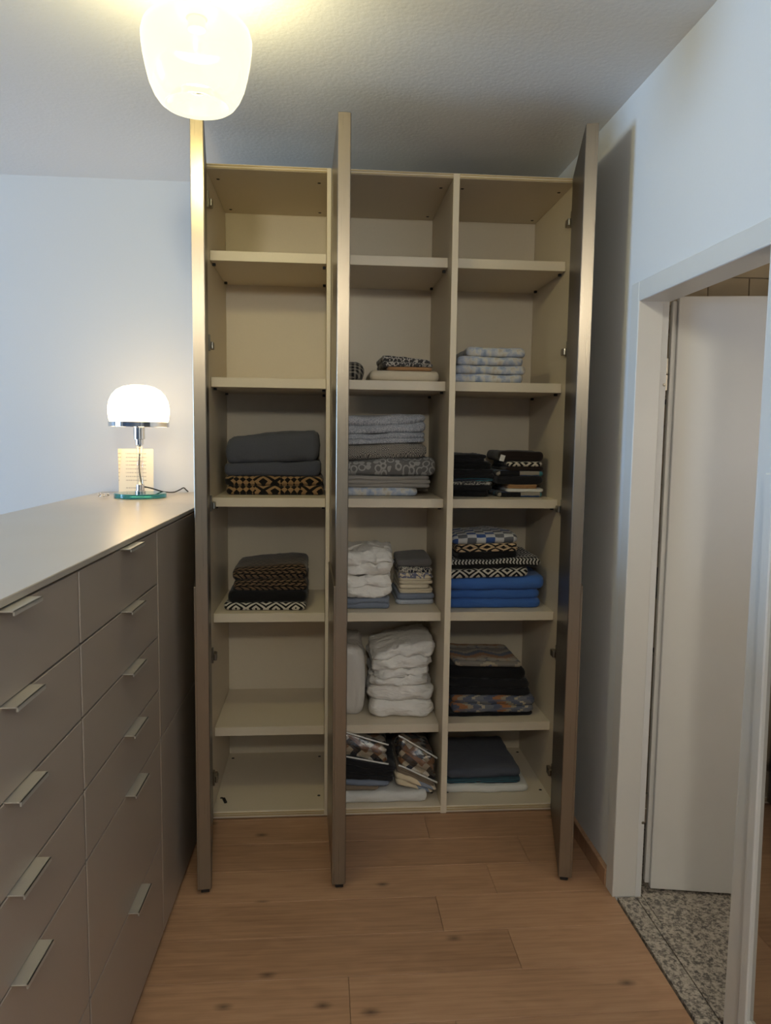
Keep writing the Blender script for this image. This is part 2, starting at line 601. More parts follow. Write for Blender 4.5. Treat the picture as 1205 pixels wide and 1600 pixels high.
def spline(pts, n=8):
    P = [Vector(p) for p in pts]
    out = []
    for i in range(len(P) - 1):
        p0 = P[max(i - 1, 0)]; p1 = P[i]; p2 = P[i + 1]; p3 = P[min(i + 2, len(P) - 1)]
        for k in range(n):
            t = k / n
            out.append(0.5 * ((2 * p1) + (-p0 + p2) * t + (2 * p0 - 5 * p1 + 4 * p2 - p3) * t * t + (-p0 + 3 * p1 - 3 * p2 + p3) * t ** 3))
    out.append(P[-1])
    return out


def tube(bm, pts, r, seg=10, n=8):
    P = spline(pts, n)
    rings = []
    for i, p in enumerate(P):
        d = (P[min(i + 1, len(P) - 1)] - P[max(i - 1, 0)]).normalized()
        up = Vector((0, 0, 1)) if abs(d.z) < 0.9 else Vector((1, 0, 0))
        a = d.cross(up).normalized()
        b = a.cross(d)
        rings.append([bm.verts.new(p + r * (math.cos(2 * math.pi * k / seg) * a + math.sin(2 * math.pi * k / seg) * b)) for k in range(seg)])
    for a, b in zip(rings, rings[1:]):
        for i in range(seg):
            j = (i + 1) % seg
            bm.faces.new((a[i], a[j], b[j], b[i]))
    bm.faces.new(rings[0]); bm.faces.new(list(reversed(rings[-1])))


# ------------------------------------------------------------------ room shell
XR, YB, ZC, XL, YF = 1.42, 0.574, 2.614, WIN_X, WYF

fl = struct(box('floor', (XL - 0.1, YF - 0.1, -0.08), (XR + 0.004, YB + 0.1, -0.016), MAT['outside'], None, 0), 'wide oak plank floor of the dressing room')
PW = 0.179
BUTT = {2: 0.82, 4: 0.52, 0: 1.19}
row = 0
ytop = -0.19 + PW * 5
r0 = -5
k = r0
while True:
    ya = -0.19 - PW * k
    yb_ = ya - PW
    if ya < YF:
        break
    if yb_ < YB:
        a0 = min(ya, YB) - 0.0008
        b0 = max(yb_, YF) + 0.0008
        first = BUTT.get(k, -0.9 + random.random() * 0.5 if k in (1, 3) else XL + 0.4 + random.random() * 4.2)
        xs = [first]
        while xs[0] > XL + 1.9:
            xs.insert(0, xs[0] - 1.9)
        while xs[-1] < XR - 1.9:
            xs.append(xs[-1] + 1.9)
        xs = [XL] + [q for q in xs if XL + 0.05 < q < XR - 0.05] + [XR - 0.002]
        for q0, q1 in zip(xs, xs[1:]):
            if a0 - b0 < 0.01:
                continue
            pl = box('plank', (q0 + 0.0006, b0, -0.016), (q1 - 0.0006, a0, 0.0), MAT['oak'], None, 0.0008)
            pl.parent = fl
            pl.location = pl.location - fl.location
    k += 1

ce = struct(box('ceiling', (XL - 0.1, YF - 0.1, ZC), (XR + 0.1, YB + 0.1, ZC + 0.1), MAT['ceiling'], None, 0), 'white roughcast ceiling above the wardrobe')
wb = struct(box('wall_back', (XL - 0.1, YB, -0.05), (XR, YB + 0.1, ZC), MAT['wall'], None, 0), 'white plaster wall behind dresser and wardrobe')
struct(box('wall_front', (XL - 0.1, YF - 0.1, -0.05), (XR + 0.1, YF, ZC), MAT['dim_wall'], None, 0), 'unseen wall facing the wardrobe, coloured dark to dim door reflections')
# right wall with doorway
DY0, DY1, DZ, WT = -0.587, -1.285, 1.947, 0.088
bm = bmesh.new()
add_box(bm, (XR, DY0, -0.05), (XR + WT, YB + 0.1, ZC))
add_box(bm, (XR, YF, -0.05), (XR + WT, DY1, ZC))
add_box(bm, (XR, DY1, DZ), (XR + WT, DY0, ZC))
struct(mesh_obj('wall_right', bm, MAT['wall']), 'white plaster wall with the bathroom doorway')
# left wall with window opening
bm = bmesh.new()
add_box(bm, (XL - 0.2, WIN_Y1, -0.05), (XL, YB, ZC))
add_box(bm, (XL - 0.2, YF, -0.05), (XL, WIN_Y0, ZC))
add_box(bm, (XL - 0.2, WIN_Y0, -0.05), (XL, WIN_Y1, WIN_Z0))
add_box(bm, (XL - 0.2, WIN_Y0, WIN_Z1), (XL, WIN_Y1, ZC))
struct(mesh_obj('wall_left', bm, MAT['wall']), 'white plaster wall holding the window')
def window(name, label, loc, rotz, w, hz):
    wn = thing(name, label, 'room', loc, rotz, None, 'structure')
    hy = w / 2
    bm = bmesh.new()
    for a, b in (((-0.03, -hy, 0), (0.03, -hy + 0.06, hz)), ((-0.03, hy - 0.06, 0), (0.03, hy, hz)), ((-0.03, -hy, 0), (0.03, hy, 0.06)), ((-0.03, -hy, hz - 0.06), (0.03, hy, hz)), ((-0.03, -0.03, 0), (0.03, 0.03, hz))):
        add_box(bm, a, b)
    mesh_obj('window_frame', bm, MAT['white'], wn)
    for s in (-1, 1):
        box('pane', (-0.004, min(s * 0.03, s * (hy - 0.06)), 0.06), (0.004, max(s * 0.03, s * (hy - 0.06)), hz - 0.06), MAT['pane'], wn, 0)


window('window_1', 'white framed window lighting the room from the side', (XL - 0.1, (WIN_Y0 + WIN_Y1) / 2, WIN_Z0), 0, WIN_Y1 - WIN_Y0, WIN_Z1 - WIN_Z0)

# oak baseboard on right wall
struct(box('baseboard_right', (XR - 0.016, -0.530, 0.0), (XR, YB - 0.56, 0.062), MAT['oak'], None, 0.002), 'oak skirting board beside the bathroom door')

# door casing
tr_ = thing('trim_1', 'white lacquered casing around the bathroom doorway', 'room', (XR, DY0, 0), 0, None, 'structure')
def tpart(name, lo, hi, mat=MAT['trim'], bev=0.002):
    L = Vector((XR, DY0, 0))
    return box(name, [a - b for a, b in zip(lo, L)], [a - b for a, b in zip(hi, L)], mat, tr_, bev)
CW = 0.056
tpart('casing_board', (XR - 0.012, DY0, 0.0), (XR - 0.0005, DY0 + CW, DZ + CW))
tpart('casing_board', (XR - 0.012, DY1 - CW, 0.0), (XR - 0.0005, DY1, DZ + CW))
tpart('casing_board', (XR - 0.012, DY1, DZ), (XR - 0.0005, DY0, DZ + CW))
tpart('jamb_board', (XR - 0.012, DY0 - 0.004, 0.0), (XR + 0.068, DY0 - 0.0005 + 0.004, DZ))
tpart('jamb_board', (XR - 0.012, DY1 - 0.003, 0.0), (XR + WT, DY1 + 0.004, DZ))
tpart('jamb_board', (XR - 0.012, DY1 + 0.004, DZ - 0.004), (XR + WT, DY0 - 0.004, DZ + 0.003))
tpart('rebate', (XR + 0.069, DY0 + 0.0005, 0.0), (XR + WT + 0.001, DY0 + 0.022, DZ))
for z in (1.725, 0.291):
    bm = bmesh.new()
    lathe(bm, [(0.0, -0.05), (0.0075, -0.05), (0.0075, -0.002), (0.006, 0.0), (0.0075, 0.002), (0.0075, 0.05), (0.0, 0.05)], 14)
    add_box(bm, (-0.016, -0.003, -0.048), (0.0, 0.003, 0.0))
    mesh_obj('hinge', bm, MAT['nickel'], tr_, (0.103, 0.034, z), 0, False)
    bm = bmesh.new()
    lathe(bm, [(0.0, 0.0), (0.005, 0.0), (0.004, 0.002), (0.0, 0.0015)], 12)
    sc = mesh_obj('screw', bm, MAT['nickel'], tr_, (0.083, -0.001, z - 0.035))
    sc.rotation_euler = (math.pi / 2, 0, 0)

# bathroom door leaf, swung open
ang = math.atan2(-0.175, 0.985)
dl = thing('door_1', 'white bathroom door leaf standing open', 'room', (1.537, -0.564, 0.010), ang, None, 'structure')
bm = bmesh.new()
add_box(bm, (0.012, 0.0, 0.0), (0.74, 0.026, 1.956), 0.002)
mesh_obj('leaf', bm, MAT['trim'], dl)
bm = bmesh.new()
add_box(bm, (-0.004, 0.012, 0.012), (0.012, 0.038, 1.944), 0.002)
mesh_obj('rebate_lip', bm, MAT['trim'], dl)
bm = bmesh.new()
tube(bm, [(0.68, 0.0, 1.02), (0.68, -0.05, 1.02), (0.66, -0.055, 1.02), (0.56, -0.055, 1.02)], 0.009)
mesh_obj('handle', bm, MAT['nickel'], dl, (0, 0, 0), 0, True)

# bathroom beyond
BY = -0.12
bw = struct(box('wall_bathroom', (XR + WT, BY, -0.05), (3.2, BY + 0.08, ZC), MAT['outside'], None, 0), 'cream tiled bathroom wall behind the open door')
TWd, TH = 0.159, 0.1105
tm = {}
def tile_mesh(w, h, mat):
    key = (round(w, 3), round(h, 3), mat.name)
    if key not in tm:
        bm = bmesh.new()
        add_box(bm, (-w / 2, -0.004, -h / 2), (w / 2, 0.004, h / 2), 0.0015)
        me = bpy.data.meshes.new('tile')
        bm.to_mesh(me); bm.free()
        me.materials.append(mat)
        tm[key] = me
    return tm[key]
def put_tile(x0, x1, z0, z1, mat):
    x0 = max(x0, XR + WT + 0.002); x1 = min(x1, 2.45); z0 = max(z0, 0.001); z1 = min(z1, ZC - 0.001)
    if x1 - x0 < 0.02 or z1 - z0 < 0.008:
        return
    t = bpy.data.objects.new('tile', tile_mesh(x1 - x0 - 0.003, z1 - z0 - 0.003, mat))
    COL.objects.link(t)
    t.parent = bw
    t.location = Vector(((x0 + x1) / 2, BY - 0.003, (z0 + z1) / 2)) - bw.location
zr = 2.1245
i = 0
bands = [(1.652, 1.672), (0.696, 0.716)]
rowsz = [2.1245 + TH * q for q in range(4, -20, -1)]
for i in range(len(rowsz) - 1):
    z1, z0 = rowsz[i], rowsz[i + 1]
    segs = [(z0, z1)]
    for b0, b1 in bands:
        ns = []
        for s0, s1 in segs:
            if b0 > s0 and b1 < s1:
                ns += [(s0, b0), (b1, s1)]
            elif s0 < b0 < s1:
                ns.append((s0, b0))
            elif s0 < b1 < s1:
                ns.append((b1, s1))
            else:
                ns.append((s0, s1))
        segs = ns
    offx = 1.865 if i % 2 == 0 else 1.945
    for s0, s1 in segs:
        for q in range(-4, 6):
            put_tile(offx + TWd * q, offx + TWd * (q + 1), s0, s1, MAT['tile'])
for b0, b1 in bands:
    for q in range(-4, 6):
        put_tile(1.865 + TWd * q, 1.865 + TWd * (q + 1), b0, b1, MAT['tiledark'])
bf = struct(box('floor_bathroom', (XR + 0.004, -2.3, -0.08), (3.2, BY, -0.014), MAT['dark'], None, 0), 'speckled granite floor and threshold of the bathroom')
def slab(x0, x1, y0, y1):
    s = box('granite_slab', (x0 + 0.0008, y0 + 0.0008, -0.014), (x1 - 0.0008, y1 - 0.0008, 0.0), MAT['granite'], None, 0.0008)
    s.parent = bf
    s.location = s.location - bf.location
for a, b in ((DY0 - 0.004, -0.81), (-0.81, -1.12), (-1.12, DY1 + 0.004)):
    slab(XR + 0.005, 1.488, b, a)
for xa in (1.490, 1.80, 2.11, 2.42):
    for ya in (-0.12, -0.43, -0.74, -1.12, -1.43):
        yn = {-0.12: -0.43, -0.43: -0.74, -0.74: -1.12, -1.12: -1.43, -1.43: -1.74}[ya]
        if xa == 1.490 and yn < -1.3:
            continue
        x_lo = xa if not (xa == 1.490 and (ya > DY0)) else XR + WT + 0.004
        slab(x_lo, xa + 0.31, yn, ya)
slab(1.490, XR + WT + 0.004, -0.74, DY0 - 0.004)
struct(box('wall_bathroom_far', (3.2, -2.3, -0.05), (3.3, BY + 0.08, ZC), MAT['wall'], None, 0), 'plain far wall inside the bathroom')
struct(box('wall_bathroom_near', (XR + WT, -2.4, -0.05), (3.3, -2.3, ZC), MAT['wall'], None, 0), 'plain near wall inside the bathroom')
struct(box('ceiling_bathroom', (XR + 0.1, -2.4, ZC), (3.3, BY + 0.1, ZC + 0.1), MAT['ceiling'], None, 0), 'bathroom ceiling above the tiled wall')
# unseen globe lamp, added and placed to light the open door leaf
bl = thing('bathroom_fill_lamp', 'unseen round opal lamp added on the near bathroom wall', 'lamp', (2.25, -2.3, 1.55))
bm = bmesh.new()
lathe(bm, [(0.11 * math.sin(math.pi * q / 16), -0.11 * math.cos(math.pi * q / 16)) for q in range(17)], 32, (0, 0.15, 0))
mesh_obj('shade', bm, opal('opal_glass_bath', (1.0, 0.86, 0.70, 1), BATH_POWER), bl, (0, 0, 0), 0, True)
bm = bmesh.new()
add_box(bm, (-0.05, 0.0005, -0.05), (0.05, 0.02, 0.05), 0.003)
add_box(bm, (-0.01, 0.02, -0.01), (0.01, 0.05, 0.01))
mesh_obj('bracket', bm, MAT['nickel'], bl)
# towel hooks on the tiled wall behind the door
for n_, z, lab in ((0, 1.986, 'upper chrome hook on tiles in the door gap'), (1, 1.921, 'lower chrome hook on tiles in the door gap')):
    bm = bmesh.new()
    tube(bm, [(0, 0.012, 0), (0, -0.02, 0), (0, -0.032, 0.006), (0, -0.034, 0.02)], 0.005)
    lathe(bm, [(0, -0.006), (0.011, -0.006), (0.011, 0.006), (0, 0.006)], 16, (0, 0.002, 0))
    tag(mesh_obj('hook', bm, MAT['chrome'], None, (1.712, BY - 0.010, z), 0, True), lab, 'hook', 'chrome hooks on the bathroom tiles')
# dark towel hung by the tiled wall
bm = bmesh.new()
add_box(bm, (-0.05, -0.02, -0.06), (0.05, 0.0, 0.06), 0.006)
for q in range(4):
    add_box(bm, (-0.052, -0.0215, -0.045 + 0.012 * q), (0.052, -0.0195, -0.041 + 0.012 * q))
tag(mesh_obj('wall_grille', bm, MAT['dark'], None, (1.74, BY - 0.0085, 0.974)), 'small dark slotted box on bathroom tiles', 'grille')

# ------------------------------------------------------------------ wardrobe
XA0, XA1 = -0.012, 0.466          # narrow unit
XB0, XB1 = 0.4675, 1.402          # double unit
ZT = 2.5
SH = [(2.175, 2.212), (1.701, 1.738), (1.237, 1.273), (0.775, 0.811), (0.307, 0.343)]
YS = 0.085
YBK = 0.562
BOT = 0.032


def panel(parent, L, name, lo, hi, mat=None, bev=0.0012):
    return box(name, [a - b for a, b in zip(lo, L)], [a - b for a, b in zip(hi, L)], mat or MAT['carcass'], parent, bev)


def dot(parent, x, y, z, down):
    bm = bmesh.new()
    lathe(bm, [(0, 0.0), (0.0068, 0.0), (0.0058, 0.0012), (0.003, 0.0006), (0, 0.0006)], 14)
    d = mesh_obj('screw_cap', bm, MAT['dark'], parent, (x, y, z))
    if down:
        d.rotation_euler = (math.pi, 0, 0)
    return d


def section(unit, L, xa, xb):
    """top, bottom, back and five shelves of one bay; xa..xb are the inner faces"""
    t = panel(unit, L, 'top_panel', (xa, 0.0, ZT - 0.018), (xb, YBK, ZT))
    b = panel(unit, L, 'bottom_panel', (xa, 0.0, 0.004), (xb, YBK, BOT))
    panel(unit, L, 'back_panel', (xa, YBK - 0.008, BOT), (xb, YBK, ZT - 0.018))
    w = xb - xa
    for (zz, hh, par) in ((ZT - 0.0145, 0.0035, t), (ZT - 0.0055, 0.0035, t), (0.016, 0.0035, b), (0.0245, 0.0035, b)):
        c = par.location + Vector(L)
        box('edge_strip', (-w / 2 + 0.001, -0.0035 - c.y, zz - hh / 2 - c.z), (w / 2 - 0.001, 0.0005 - c.y, zz + hh / 2 - c.z), MAT['strip'], par, 0)
    for sx in (-1, 1):
        for yy in (0.115, 0.50):
            dot(t, sx * (w / 2 - 0.030), yy - YBK / 2, -0.009 - 0.0001, True)
            dot(b, sx * (w / 2 - 0.022), yy - YBK / 2, 0.014 + 0.0001, False)
    for z0, z1 in SH:
        s = panel(unit, L, 'shelf', (xa + 0.001, YS, z0), (xb - 0.001, YBK - 0.009, z1))
        for sx in (-1, 1):
            for yy in (0.05, 0.40):
                bm = bmesh.new()
                add_box(bm, (-0.006, -0.006, -0.010), (0.006, 0.006, 0.0), 0.001)
                mesh_obj('shelf_pin', bm, MAT['dark'], s, (sx * (w / 2 - 0.009), yy - (YBK - 0.009 - YS) / 2, -(z1 - z0) / 2))


def hinge(unit, L, x, z, s):
    """concealed cabinet hinge on a side panel's inner face, s = +1 when it points to +x"""
    bm = bmesh.new()
    add_box(bm, (min(0, s * 0.010), -0.002, -0.030), (max(0, s * 0.010), 0.014, 0.030), 0.001)
    add_box(bm, (min(0, s * 0.020), 0.010, -0.022), (max(0, s * 0.020), 0.045, 0.004), 0.002)
    add_box(bm, (min(0, s * 0.014), 0.045, -0.018), (max(0, s * 0.014), 0.065, 0.000), 0.001)
    lathe(bm, [(0, -0.012), (0.006, -0.012), (0.006, 0.012), (0, 0.012)], 12, (s * 0.016, 0.012, -0.009))
    o_ = mesh_obj('hinge', bm, MAT['nickel'], unit, Vector((x, 0.004, z)) - Vector(L))
    return o_


def wdoor(unit, L, hx, nx, side, lab):
    """open wardrobe door: inner face runs from (hx, -.004) to (nx, -.488); side = -1 outer face to the left"""
    a = Vector((hx, -0.005)); b = Vector((nx, -0.488))
    d = b - a
    ln = d.length
    an = math.atan2(d.y, d.x)
    th = 0.0385
    y0, y1 = (-th, 0.0) if side < 0 else (0.0, th)
    bm = bmesh.new()
    add_box(bm, (0.0, y0, 0.0), (ln, y1, 2.485), 0.0012)
    dr = mesh_obj('door', bm, MAT['doormetal'], unit, Vector((a.x, a.y, 0.015)) - Vector(L), an)
    tag(dr, lab)
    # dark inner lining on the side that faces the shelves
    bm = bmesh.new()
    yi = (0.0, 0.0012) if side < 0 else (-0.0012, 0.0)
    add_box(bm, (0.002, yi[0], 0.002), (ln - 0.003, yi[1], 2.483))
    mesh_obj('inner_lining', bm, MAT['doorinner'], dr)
    # lower front stands a little proud of the upper front
    bm = bmesh.new()
    yo = (-th - 0.006, -th + 0.001) if side < 0 else (th - 0.001, th + 0.006)
    add_box(bm, (0.0, yo[0], 0.0), (ln + 0.0008, yo[1], 1.020), 0.0012)
    mesh_obj('lower_front', bm, MAT['doormetal'], dr)
    bm = bmesh.new()
    add_box(bm, (ln - 0.05, y0 + 0.006, -0.0125), (ln - 0.004, y1 - 0.006, 0.0), 0.001)
    mesh_obj('door_gap_shade', bm, MAT['dark'], dr)  # dark block stands in for the shadow gap under the door
    return dr


LA = (XA0, 0.0, 0.0)
wa = thing('wardrobe', 'single-door wardrobe unit at the dresser end, shelves lit warm', 'wardrobe', LA, 0, 'wardrobe units along the back wall')
panel(wa, LA, 'side_panel', (XA0, 0.0, 0.004), (0.008, YBK, ZT))
panel(wa, LA, 'side_panel', (0.450, 0.0, 0.004), (XA1, YBK, ZT))
section(wa, LA, 0.008, 0.450)
for z in (2.376, 1.859, 1.257, 0.664, 0.168):
    hinge(wa, LA, 0.0085, z, 1)
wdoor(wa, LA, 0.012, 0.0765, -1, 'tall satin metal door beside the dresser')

LB = (XB0, 0.0, 0.0)
wb_ = thing('wardrobe', 'two-bay wardrobe unit by the bathroom wall, full of linen', 'wardrobe', LB, 0, 'wardrobe units along the back wall')
panel(wb_, LB, 'side_panel', (XB0, 0.0, 0.004), (0.484, YBK, ZT))
panel(wb_, LB, 'divider', (0.921, 0.0, 0.0), (0.945, YBK, ZT))
panel(wb_, LB, 'side_panel', (1.389, 0.0, 0.004), (XB1, YBK, ZT))
section(wb_, LB, 0.484, 0.921)
section(wb_, LB, 0.945, 1.389)
for z in (2.353, 1.865, 1.249, 0.660, 0.162):
    hinge(wb_, LB, 1.3885, z, -1)
    hinge(wb_, LB, 0.4845, z, 1)
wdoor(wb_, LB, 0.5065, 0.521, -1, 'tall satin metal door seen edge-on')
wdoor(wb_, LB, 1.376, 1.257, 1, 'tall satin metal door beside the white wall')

# ------------------------------------------------------------------ dresser units
AD = -math.atan(0.0234)
OD = (-0.0162, 0.0, 0.0)
rotm = Matrix.Rotation(AD, 3, 'Z')
ZD = 1.2583
ROWS = [1.241, 1.088, 0.933, 0.777, 0.623, 0.314, 0.017]
DEP = 0.546


def dunit(ya, yb, name, label):
    c = Vector(OD) + rotm @ Vector((0, (ya + yb) / 2, 0))
    u = thing(name, label, 'cabinet', c, AD, 'low cabinets forming the dresser')
    h = abs(ya - yb) / 2
    box('body', (-DEP, -h + 0.0005, 0.03), (-0.021, h - 0.0005, 1.2395), MAT['dresser'], u, 0.001)
    box('plinth', (-DEP + 0.02, -h + 0.0005, 0.0), (-0.05, h - 0.0005, 0.03), MAT['dark'], u, 0)
    return u, h


def handle(parent, y0, y1, z, proud=0.026):
    bm = bmesh.new()
    add_box(bm, (-0.010, y0, -0.0012), (proud, y1, 0.0012), 0.0004)
    add_box(bm, (proud - 0.003, y0, -0.0065), (proud, y1, 0.0012), 0.0004)
    return mesh_obj('handle', bm, MAT['handle'], parent, (0, 0, z))


hand_mesh = None
for (ya, yb, hy0, hy1, lab) in ((-1.3525, -1.995, -1.708, -1.596, 'six-drawer cabinet nearest the camera, cut by the picture edge'), (-0.7085, -1.3485, -1.060, -0.932, 'middle six-drawer cabinet of the dresser')):
    u, h = dunit(ya, yb, 'drawer_cabinet', lab)
    cy = (ya + yb) / 2
    for z1, z0 in zip(ROWS, ROWS[1:]):
        zc = (z0 + z1) / 2
        hh = (z1 - z0) / 2 - 0.002
        dr = box('drawer', (-0.020, -h + 0.002, zc - hh), (0.0, h - 0.002, zc + hh), MAT['dresser'], u, 0.0014)
        handle(dr, hy0 - cy, hy1 - cy, hh + 0.0012).location.x = 0.010
u, h = dunit(-0.078, -0.7045, 'door_cabinet', 'two-door cabinet of the dresser next to the wardrobe')
for z1, z0 in ((1.241, 0.623), (0.623, 0.017)):
    box('cabinet_door', (-0.020, -h + 0.002, z0 + 0.002), (0.0, h - 0.002, z1 - 0.002), MAT['dresser'], u, 0.0014)

# worktop over the three units
c = Vector(OD) + rotm @ Vector((0, -1.036, ZD))
wt = thing('worktop', 'long satin taupe worktop over the dresser cabinets', 'worktop', c, AD)
bm = bmesh.new()
add_box(bm, (-0.5475, -0.960, -0.0135), (0.004, 0.962, 0.0), 0.0015)
mesh_obj('slab', bm, MAT['dressertop'], wt)
# end piece between wardrobe and back wall
ec = thing('end_cabinet', 'filler cabinet beside the wardrobe under the table lamp', 'cabinet', (-0.29, 0.25, 0), AD)
bm = bmesh.new()
add_box(bm, (-0.262, -0.318, 0.0), (0.255, 0.30, 1.2435), 0.001)
mesh_obj('body', bm, MAT['dresser'], ec)
bm = bmesh.new()
add_box(bm, (-0.2675, -0.3195, 1.2440), (0.262, 0.312, ZD), 0.0012)
mesh_obj('top_slab', bm, MAT['dressertop'], ec)

# ------------------------------------------------------------------ table lamp
tl = thing('table_lamp', 'lit opal dome table lamp with glass stem on the dresser', 'lamp', (-0.306, 0.255, ZD))
bm = bmesh.new()
lathe(bm, [(0, 0.0005), (0.101, 0.0005), (0.103, 0.003), (0.103, 0.017), (0.101, 0.019), (0, 0.019)], 64)
mesh_obj('base', bm, MAT['teal'], tl, smooth=False)
bm = bmesh.new()
lathe(bm, [(0.0, 0.0195), (0.021, 0.0195), (0.021, 0.027), (0.0165, 0.029), (0.0165, 0.052), (0.0, 0.052)], 32)
mesh_obj('foot_collar', bm, MAT['chrome'], tl, smooth=False)
bm = bmesh.new()
lathe(bm, [(0.0125, 0.045), (0.0145, 0.045), (0.0145, 0.222), (0.0125, 0.222), (0.0125, 0.045)], 32)
mesh_obj('stem', bm, MAT['pane'], tl, smooth=True)
bm = bmesh.new()
lathe(bm, [(0.0, 0.216), (0.0165, 0.216), (0.0165, 0.236), (0.0225, 0.238), (0.0225, 0.290), (0.0, 0.290)], 32)
mesh_obj('socket', bm, MAT['chrome'], tl)
bm = bmesh.new()
lathe(bm, [(0.112, 0.288), (0.119, 0.288), (0.119, 0.306), (0.114, 0.306), (0.112, 0.288)], 64)
for q in range(3):
    a = q * 2 * math.pi / 3 + 0.5
    tube(bm, [(0.020 * math.cos(a), 0.020 * math.sin(a), 0.289), (0.114 * math.cos(a), 0.114 * math.sin(a), 0.292)], 0.003, 8, 2)
mesh_obj('ring', bm, MAT['chrome'], tl, smooth=False)
bm = bmesh.new()
lathe(bm, [(0.111, 0.300), (0.1175, 0.320), (0.1205, 0.345), (0.120, 0.365), (0.115, 0.392), (0.104, 0.415), (0.086, 0.435), (0.062, 0.448), (0.032, 0.455), (0.0, 0.457)], 64)
mesh_obj('shade', bm, MAT['opal_table'], tl, smooth=True)
bm = bmesh.new()
tube(bm, [(0.002, 0.0, 0.222), (-0.001, 0.0, 0.17), (-0.003, 0, 0.12), (0.002, 0, 0.075), (0.008, 0.0, 0.046)], 0.0028, 10)
mesh_obj('inner_cable', bm, MAT['cord'], tl, smooth=True)
bm = bmesh.new()
tube(bm, [(0.014, 0.004, 0.044), (0.04, 0.03, 0.035), (0.075, 0.08, 0.018), (0.10, 0.16, 0.010), (0.115, 0.225, 0.016), (0.125, 0.265, 0.022), (0.132, 0.285, 0.012), (0.138, 0.300, 0.003)], 0.0028, 10)
mesh_obj('cable', bm, MAT['cord'], tl, smooth=True)

# folded card standing behind the lamp
cd = thing('greeting_card', 'cream folded card with rows of small print behind table lamp', 'card', (-0.352, 0.376, ZD + 0.0005))
bm = bmesh.new()
cw, ch = 0.071, 0.195
add_box(bm, (-cw, -0.0006, 0.0), (cw, 0.0006, ch))
fr = mesh_obj('front_leaf', bm, MAT['card'], cd)
fr.rotation_euler = (-0.06, 0, 0.06)
bm = bmesh.new()
add_box(bm, (0.0, -0.0006, 0.0), (2 * cw, 0.0006, ch))
bk = mesh_obj('back_leaf', bm, MAT['card'], cd)
bk.location = (-cw * math.cos(0.06), -cw * math.sin(0.06) + 0.001, 0.0)
bk.rotation_euler = (-0.03, 0, 0.42)

# little silver chain beside the base
bm = bmesh.new()
random.seed(3)
for q in range(26):
    a = q * 0.62
    cx_, cy_ = 0.022 * math.cos(a) * (0.4 + 0.6 * random.random()) , 0.014 * math.sin(a) * (0.4 + 0.6 * random.random())
    R_ = Matrix.Rotation(random.random() * 3, 3, 'Z') @ Matrix.Rotation(random.random() * 1.4, 3, 'X')
    cz_ = 0.006 + 0.010 * random.random()
    n1, n2 = 10, 6
    vv = []
    for i in range(n1):
        for j in range(n2):
            t1, t2 = 2 * math.pi * i / n1, 2 * math.pi * j / n2
            p = Vector(((0.0048 + 0.0014 * math.cos(t2)) * math.cos(t1), (0.0036 + 0.0014 * math.cos(t2)) * math.sin(t1), 0.0014 * math.sin(t2)))
            p = R_ @ p
            vv.append(bm.verts.new((cx_ + p.x, cy_ + p.y, max(cz_ + p.z, 0.0004))))
    for i in range(n1):
        for j in range(n2):
            bm.faces.new((vv[i * n2 + j], vv[((i + 1) % n1) * n2 + j], vv[((i + 1) % n1) * n2 + (j + 1) % n2], vv[i * n2 + (j + 1) % n2]))
tag(mesh_obj('chain', bm, MAT['chrome'], None, (-0.443, 0.222, ZD), 0, True), 'small crumpled silver chain beside the lamp base', 'chain')

# ------------------------------------------------------------------ pendant lamp
PZ = 2.303


def pendant(px_, py_, label, bulb, col, soft):
    pd = thing('pendant_lamp', label, 'lamp', (px_, py_, PZ), 0, 'opal glass pendant lamps')
    bm = bmesh.new()
    lathe(bm, [(r_ * 0.975, z_) for r_, z_ in ((0.026, 0.200), (0.060, 0.1995), (0.092, 0.196), (0.114, 0.188), (0.128, 0.174), (0.1335, 0.155), (0.1325, 0.135), (0.129, 0.108), (0.123, 0.078), (0.115, 0.048), (0.104, 0.024), (0.092, 0.008), (0.082, 0.001), (0.075, 0.001), (0.070, 0.006), (0.065, 0.018), (0.056, 0.029), (0.040, 0.035), (0.016, 0.037))], 72)
    mesh_obj('shade', bm, MAT['opal_pendant'], pd, smooth=True)
    bm = bmesh.new()
    lathe(bm, [(0.0, 0.030), (0.014, 0.0305), (0.017, 0.034), (0.017, 0.042), (0.0, 0.042)], 24)
    mesh_obj('bottom_cap', bm, MAT['chrome'], pd, smooth=True)
    bm = bmesh.new()
    hz_ = ZC - PZ
    lathe(bm, [(0.0, 0.175), (0.020, 0.175), (0.022, 0.206), (0.006, 0.210), (0.006, hz_ - 0.022), (0.045, hz_ - 0.018), (0.048, hz_ - 0.001), (0.0, hz_ - 0.001)], 32)
    mesh_obj('rod', bm, MAT['chrome'], pd, smooth=False)

    # bulb inside the glass
    pl_ = bpy.data.lights.new('pendant_bulb', 'POINT')
    pl_.energy = bulb
    pl_.color = col
    pl_.shadow_soft_size = soft
    po = bpy.data.objects.new('pendant_bulb', pl_)
    COL.objects.link(po)
    po.parent = pd
    po.location = (0.0, 0, 0.120)



pendant(0.137, -0.958, 'lit cream opal glass pendant lamp hanging above the dresser front', PENDANT_BULB, (1.0, 0.87, 0.42), 0.05)
pendant(0.45, -3.95, 'unseen opal pendant lamp added behind the viewer as fill light', FILL_BULB, (1.0, 0.95, 0.80), 0.10)  # unseen lamp added to fill the lower half of the view with light

